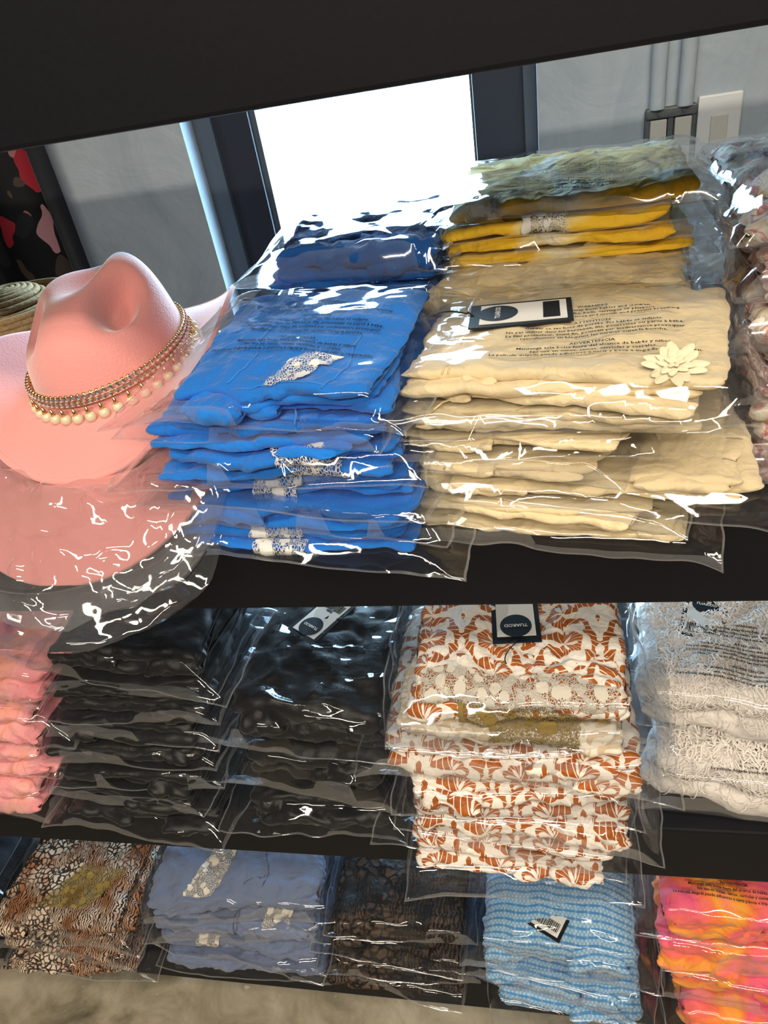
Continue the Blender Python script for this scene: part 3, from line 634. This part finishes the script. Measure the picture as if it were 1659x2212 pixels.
orange, zo = stack('bagged_blouse', 'bagged rust damask print top', 'rust print stack', ZB, -.062, math.radians(-3), [
    dict(x=(-.140, .055), T=.026, mg=(.02, .03, .025, .03)), dict(x=(-.140, .07), T=.028), dict(x=(-.140, .082), T=.036, amp=.005), dict(x=(-.135, .06), T=.03, amp=.005),
    dict(x=(-.155, .088), T=.045, amp=.004), dict(x=(-.140, .070), T=.028, mat='damask_reverse', lace=[(1, -.01, .07, -.005, .02, 0, 'lace_gold')]),
    dict(x=(-.130, .075), T=.036, nb=96, puff=.1, res=1.2, tag=(.002, .002, math.radians(183), .003), mg=(.03, .025, .03, .02), lace=[(1, -.09, .09, -.02, .03, 0, 'lace_ecru'), (0, -.05, .08, -.012, .012, 0, 'lace_gold')]),
], 'damask', 'rust damask tops', D=.2, amp=.0038, step=.035, mg=(.03, .03, .02, .03), droop=.3)
white, zw = stack('bagged_blouse', 'fluffy white fringed top in a clear bag', 'white pair beside the rust print stack', ZB, .012, math.radians(-8), [
    dict(x=(.125, .36), T=.062, prints=[(.005, -.055, .14, -.02, 0)], nb=88, puff=.1, label='lower of the two fluffy white fringed tops in clear bags'),
    dict(x=(.115, .36), T=.062, y=.065, prints=[(-.01, -.050, .14, -.02, 0)], nb=88, puff=.1, tag=(-.052, .010, math.radians(-12), .004), label='upper of the two fluffy white fringed tops in clear bags'),
], 'white_fleece', 'fluffy white tops', D=.22, amp=.004, mg=(.03, .03, .02, .02), crk=.003, fx=30, fa=40, ex=0)
for wi, (e_, sl_) in enumerate(white):                                  # loose fringe threads
    V, F = [], []; off = 0; rr = np.random.RandomState(5 + wi)
    for s_, n_ in ((sl_[1], 2600), (sl_[0], 900)):
        k_ = np.linspace(0, 1, 5)[None]; u_ = lambda a, b: rr.uniform(a, b, (n_, 1))
        x = u_(-.46, .46) * s_.W; a_ = u_(.004 if s_ is sl_[0] else -s_.r * 1.2, s_.Lh * .72); an = u_(0, 6.28); ln = u_(.008, .020); cv = u_(-2.5, 2.5)
        X = x + ln * k_ * np.cos(an + cv * k_); A = a_ + ln * k_ * np.sin(an + cv * k_)
        P0 = s_.at(np.clip(X, -.49 * s_.W, .49 * s_.W), A, .0008 + .0022 * np.sin(k_ * 3.0)); wv_ = np.stack([-np.sin(an + cv * k_), np.cos(an + cv * k_) * .7, .2 + 0 * (an + k_)], -1) * .0008
        V.append(np.concatenate([P0 - wv_, P0 + wv_], 1).reshape(-1, 3))
        F.append((np.arange(n_)[:, None, None] * 10 + np.array([(i, i + 1, i + 6, i + 5) for i in range(4)])[None]).reshape(-1, 4) + off); off += n_ * 10
    tag(mesh_obj('fringe', np.concatenate(V), np.concatenate(F), M['white_fleece'], e_), kind='stuff')

# ------------------------------------------------------------------ lower shelf
stack('bagged_blouse', 'dark navy top in a clear bag', 'navy pair beside the leopard tops', ZCc, -.04, 0, [
    dict(x=(-1.14, -.915), T=.06, label='lower of the two dark navy bagged tops beside the leopard tops'), dict(x=(-1.14, -.91), T=.06, label='upper of the two dark navy bagged tops beside the leopard tops')], 'navy_black', 'dark navy tops', mg=(.02, .025, .02, .02))
stack('bagged_blouse', 'bagged brown leopard print top', 'leopard stack', ZCc, -.042, math.radians(1), [
    dict(x=(-.885, -.675), T=.03), dict(x=(-.885, -.67), T=.034), dict(x=(-.890, -.665), T=.045, nb=80, lace=[(1, -.01, .07, .03, .10, .05, 'lace_gold')]),
], 'leopard', 'leopard print tops', res=.8, D=.22, amp=.005, step=.02, mg=(.025, .045, .02, .03), crk=.008)
stack('bagged_blouse', 'bagged slate blue top', 'slate blue stack', ZCc, -.018, math.radians(1), [
    dict(x=(-.61, -.36), T=.028), dict(x=(-.61, -.36), T=.032, lace=[(1, -.06, -.03, -.01, .02, .01, 'lace_ecru')]),
    dict(x=(-.615, -.35), T=.042, lace=[(1, .055, .095, -.015, .03, .012, 'lace_ecru')], seams=('thread_slate', [(.0, -.02, .01, .03, .002), (.005, -.02, .015, .03, .002)])),
    dict(x=(-.615, -.35), T=.042, nb=88, puff=.1, lace=[(1, -.055, -.012, .015, .09, .03, 'lace_ecru')], seams=('thread_slate', [(.02, .02, .06, .05, .01), (.05, .02, .05, .09, .004)])),
], 'slate_jersey', 'slate blue tops', D=.22, amp=.005, step=.03, mg=(.03, .03, .02, .03), crk=.008)
stack('bagged_blouse', 'bagged dark animal print top', 'dark animal print stack', ZCc, -.022, math.radians(-1), [
    dict(x=(-.325, -.125), T=.026), dict(x=(-.325, -.125), T=.032), dict(x=(-.325, -.12), T=.036), dict(x=(-.32, -.12), T=.04, nb=80, prints=[(.015, -.055, .14, 0, 0)]),
], 'dark_leopard', 'dark animal print tops', D=.22, amp=.004, step=.03, mg=(.02, .02, .02, .03), crk=.006, res=.75)
stack('bagged_blouse', 'bagged light blue tweed top', 'light blue stack', ZCc, -.04, math.radians(-3), [
    dict(x=(-.075, .115), T=.045), dict(x=(-.09, .115), T=.045), dict(x=(-.095, .112), T=.075, n=1, amp=.004, nb=88, puff=.12, tag=(-.002, -.058, math.radians(-25), .004)),
], 'blue_tweed', 'light blue tweed tops', D=.22, amp=.004, step=.02, mg=(.025, .03, .025, .03), crk=.007)
stack('bagged_blouse', 'bagged orange and pink dyed top', 'sunset dyed stack', ZCc, -.032, math.radians(-4), [
    dict(x=(.165, .37), T=.055), dict(x=(.16, .37), T=.06), dict(x=(.15, .37), T=.065), dict(x=(.135, .37), T=.07, nb=88, puff=.1, prints=[(-.03, -.055, .14, -.04, 0)]),
], 'tie_dye_sunset', 'orange and pink dyed tops', D=.22, amp=.006, step=.03, mg=(.02, .02, .02, .03), crk=.005)

# ------------------------------------------------------------------ hats
def hat_fn(scale=1.0, crown=.112, curl=.062, dip=.030):
    nphi = 120
    ph = np.linspace(0, 2 * math.pi, nphi, endpoint=False)
    rows = []
    tc = np.linspace(0.0, 1, 44)
    for t_ in tc:
        q = t_ * math.pi / 2; rr_ = math.sin(q) ** .62; zz = math.cos(q) ** .42 if t_ < 1 else 0.0
        rows.append((rr_ * (.80 + .20 * (1 - zz) ** .8), zz, 0.0))
    for t_ in np.linspace(0, 1, 30)[1:]: rows.append((1.0, 0.0, t_))
    V = np.zeros((len(rows), nphi, 3))
    for i, (r_, z_, b_) in enumerate(rows):
        a, b = .078, .094
        x = a * r_ * np.sin(ph); y = -b * r_ * np.cos(ph); z = np.full(nphi, z_ * crown)
        if b_ == 0:
            z = z * (1 + .15 * (y / b) + .13 * (x / a)) # lower at the front
            up = sm(.45, .95, z_)
            z = z - up * .030 * np.exp(-(x / .024) ** 2) * np.exp(-((y - .030) / .042) ** 2)
            g = np.exp(-((np.abs(x) - .060) / .034) ** 2 - ((y + .036) / .046) ** 2) * sm(.42, .92, z_); g = .35 * g + .65 * sm(.2, .75, g)
            kx_ = np.where(x < 0, .12, .26); x = x * (1 - kx_ * g); y = y + .010 * g; z = z - .032 * g * np.where(x < 0, .55, 1.0)
        else:
            R_ = b_; ex = .062 * R_; ey = .062 * R_
            x = x + ex * np.sin(ph); y = y - ey * np.cos(ph)
            s2 = np.abs(np.sin(ph))
            z = curl * s2 ** 3.0 * R_ ** 1.8 - dip * np.abs(np.cos(ph)) ** 2 * R_ ** 1.3 * np.where(np.cos(ph) > 0, 1.0, .7)
        V[i] = np.stack([x, y, z], -1)
    V[:] *= scale
    return V
def hat_obj(name, V, mat, parent, th=.0042):
    n, m, _ = V.shape
    o = mesh_obj(name, V.reshape(-1, 3), grid_faces(n, m, True)[:, ::-1], mat, parent, uv=V.reshape(-1, 3)[:, :2])
    s_ = o.modifiers.new('thickness', 'SOLIDIFY'); s_.thickness = th; s_.offset = 0.0
    return o
HX, HY, HZ, HR = -.397, .150, 1.182, math.radians(6)
HT = (math.radians(6), math.radians(-4), HR)
hat = tag(empty('felt_hat', (HX, HY, HZ), HT), 'pale pink felt hat with pinched crown and a pearl drop chain', 'hat')
HV = hat_fn(.95, .098, .046)
hat_obj('felt_body', HV, M['felt_pink'], hat)
# rim stitching
pts = HV[-3] + np.array([0, 0, .0024]); pts = np.concatenate([pts, pts[:1]]); v_, f_ = tube(pts, .0006, 5); mesh_obj('rim_stitching', v_, f_, M['felt_pink'], hat)
# chain band: two rows of set crystals with pearl drops
nC = 84; V, F = [], []; off = 0; gold_pts = []
bm_g = bmesh.new(); bm_c = bmesh.new()
def band(phi, lift):
    a, b = .0772, .0925
    return np.array([a * math.sin(phi), -b * math.cos(phi), lift])
for k_ in range(nC):
    p_ = 2 * math.pi * k_ / nC
    for q, zz in enumerate((.0165, .0220)):
        c_ = band(p_ + q * math.pi / nC, zz)
        bmesh.ops.create_icosphere(bm_c, subdivisions=1, radius=.0026, matrix=Matrix.Translation(c_.tolist()))
        bmesh.ops.create_icosphere(bm_g, subdivisions=1, radius=.0022, matrix=Matrix.Translation((c_ * np.array([.985, .985, 1]) + np.array([0, 0, (-.0016 if q == 0 else .0016)])).tolist()))
for zz in (.0145, .0192, .0240):
    pts = np.array([band(a_, zz) for a_ in np.linspace(0, 2 * math.pi, 100)]); v_, f_ = tube(pts, .0006, 5); V.append(v_); F.append(f_ + off); off += len(v_)
mesh_obj('gold_chain', np.concatenate(V), np.concatenate(F), M['gold'], hat)
tag(bm_obj('gold_setting', bm_g, M['gold'], hat, True), kind='stuff'); tag(bm_obj('crystal', bm_c, M['crystal'], hat, False), kind='stuff')
bm = bmesh.new(); bmesh.ops.create_uvsphere(bm, u_segments=14, v_segments=10, radius=.0051); pearl0 = bm_obj('pearl_drop', bm, M['pearl'], hat, True)
bm = bmesh.new(); bmesh.ops.create_cone(bm, cap_ends=True, segments=8, radius1=.0028, radius2=.0010, depth=.0075, matrix=Matrix.Translation((0, 0, .0068))); bmesh.ops.create_cone(bm, cap_ends=True, segments=8, radius1=.0003, radius2=.0016, depth=.003, matrix=Matrix.Translation((0, 0, -.0052)))
cap0 = bm_obj('gold_cap', bm, M['gold'], pearl0, True)
nP = 40
for k_ in range(nP):
    p_ = 2 * math.pi * (k_ + .5) / nP; b_ = band(p_, .0035) * np.array([1.035, 1.035, 1])
    q = pearl0 if k_ == 0 else pearl0.copy()
    if k_:
        col.objects.link(q); q.parent = hat; c_ = cap0.copy(); col.objects.link(c_); c_.parent = q
    q.location = b_.tolist()

def hat_bag(parent, rx_, ry_, seed, z0, amp=.012, rin=.45, skirt=.03, zmin=-1.0, n=(80, 140), fm='film_crisp'):
    """crumpled film around a brim; the skirt hangs only in front of the board's edge"""
    rr_ = np.linspace(rin, 1.0, n[0]); ph = np.linspace(0, 2 * math.pi, n[1], endpoint=False)
    R_, P_ = np.meshgrid(rr_, ph, indexing='ij'); k_ = (R_ - rin) / (1 - rin)
    X = rx_ * R_ * np.sin(P_) * (1 + .06 * perlin(np.sin(P_) * 2, np.cos(P_) * 2, seed) + .03 * perlin(np.sin(P_) * 7, np.cos(P_) * 7, seed)); Y = -ry_ * R_ * np.cos(P_) * (1 + .06 * perlin(np.sin(P_) * 2, np.cos(P_) * 2, seed + 5))
    ck = facet(X * 22, Y * 22, seed) + .7 * facet(X * 48, Y * 48, seed + 1) + .6 * facet(X * 95, Y * 95, seed + 2) + (1 - 2 * np.abs(perlin(X * 20, Y * 20, seed + .5)))
    wy = parent.location.y + X * math.sin(HR) + Y * math.cos(HR)
    fr = sm(0.0, -.05, wy) * skirt
    rise = .022 * np.abs(np.sin(P_)) ** 3 * k_ ** 1.5
    Zt = z0 + .014 + rise + amp * .5 * ck * (.6 + .4 * k_) - fr * k_ - .018 * k_ ** 3
    Zb = z0 - .006 + rise * .6 - fr * k_ + amp * .25 * facet(X * 40, Y * 40, seed + 8) * k_
    Zt = np.where(wy > -.005, np.maximum(Zt, zmin + .003), Zt); Zb = np.where(wy > -.005, np.maximum(Zb, zmin + .001), Zb)
    Zt[-1] = Zb[-1] = (Zt[-1] + Zb[-1]) / 2
    V = np.concatenate([np.stack([X, Y, np.maximum(Zt, Zb)], -1).reshape(-1, 3), np.stack([X, Y, Zb], -1).reshape(-1, 3)])
    f = grid_faces(n[0], n[1], True); return mesh_obj('crinkled_bag', V, np.concatenate([f[:, ::-1], f + n[0] * n[1]]), M[fm], parent)
h2 = tag(empty('bagged_hat', (HX + .012, HY - .072, HZ - .044), (math.radians(9), math.radians(-2), HR)), 'pale pink felt hat in a crinkled clear bag beneath the bare one', 'hat')
hat_obj('felt_body', hat_fn(1.0, .018, .022, .024), M['felt_pink_shaded'], h2); hat_bag(h2, .158, .190, 4, .003, amp=.018, fm='film_haze')
h3 = tag(empty('bagged_hat', (HX - .01, HY - .072, ZA + .0125), (0, 0, HR)), 'black felt hat in a crinkled clear bag lowest of the hats', 'hat')
hat_obj('felt_body', hat_fn(1.0, .012, .004, .006), M['felt_black'], h3); hat_bag(h3, .172, .188, 12, -.004, amp=.008, skirt=.035, zmin=-.0115)
h4 = tag(empty('felt_hat', (-.645, .03, ZA + .030), (0, 0, .2)), 'white felt hat beside the bagged hats, under the bare pink brim', 'hat')
hat_obj('felt_body', hat_fn(.85, .05, .03), M['felt_white'], h4)

# straw hat with coiled crown
sh_ = tag(empty('straw_hat', (-.640, .350, ZA + .022)), 'woven straw hat with coiled crown behind the pink hat', 'hat')
V, F = [], []; off = 0
def coil(rz_list, name, parent):
    V, F = [], []; off = 0
    for (r_, z_) in rz_list:
        a_ = np.linspace(0, 2 * math.pi, 49); v_, f_ = tube(np.stack([r_ * np.cos(a_), r_ * 1.12 * np.sin(a_), z_ + 0 * a_], 1), .0040, 6); V.append(v_); F.append(f_ + off); off += len(v_)
    mesh_obj(name, np.concatenate(V), np.concatenate(F), M['straw'], parent)
coil([(.004 + .0064 * k_, .108 - .00006 * k_ ** 3) for k_ in range(11)] + [(.075 + .0012 * k_, .098 - .0064 * k_) for k_ in range(1, 15)], 'coiled_crown', sh_)
coil([(.092 + .0064 * k_, .004 - .0004 * k_ + .00006 * k_ ** 2) for k_ in range(7)], 'coiled_brim', sh_)
# ------------------------------------------------------------------ hanging print cloth on the wall
kx = PX(105, 320, YB - .03)[0]
kt = tag(empty('hanging_kimono', (kx - .25, YB - .03, .35)), 'black kimono with pink and red petal print hanging on the plaster wall', 'clothes')
def drape(name, x0, x1, mat, yo):
    nx, nz = 40, 30; X, Z = np.meshgrid(np.linspace(x0, x1, nx), np.linspace(0, 1.75, nz), indexing='ij')
    Y = yo + .010 * np.sin(X * 42 + .6 * np.sin(Z * 3)) + .004 * perlin(X * 20, Z * 5, 1.0)
    o = mesh_obj(name, np.stack([X, Y, Z], -1).reshape(-1, 3), grid_faces(nx, nz), mat, kt); s_ = o.modifiers.new('thickness', 'SOLIDIFY'); s_.thickness = .002; return o
drape('print_panel', -.25, .20, M['petal_print'], 0.0); drape('border_band', .195, .25, M['navy_black'], -.004)
bm = bmesh.new(); bmesh.ops.create_cone(bm, cap_ends=True, segments=12, radius1=.006, radius2=.006, depth=.06, matrix=Matrix.Translation((0, .012, 1.72)) @ Matrix.Rotation(math.pi / 2, 4, 'X')); bm_obj('wall_peg', bm, M['box_steel'], kt)
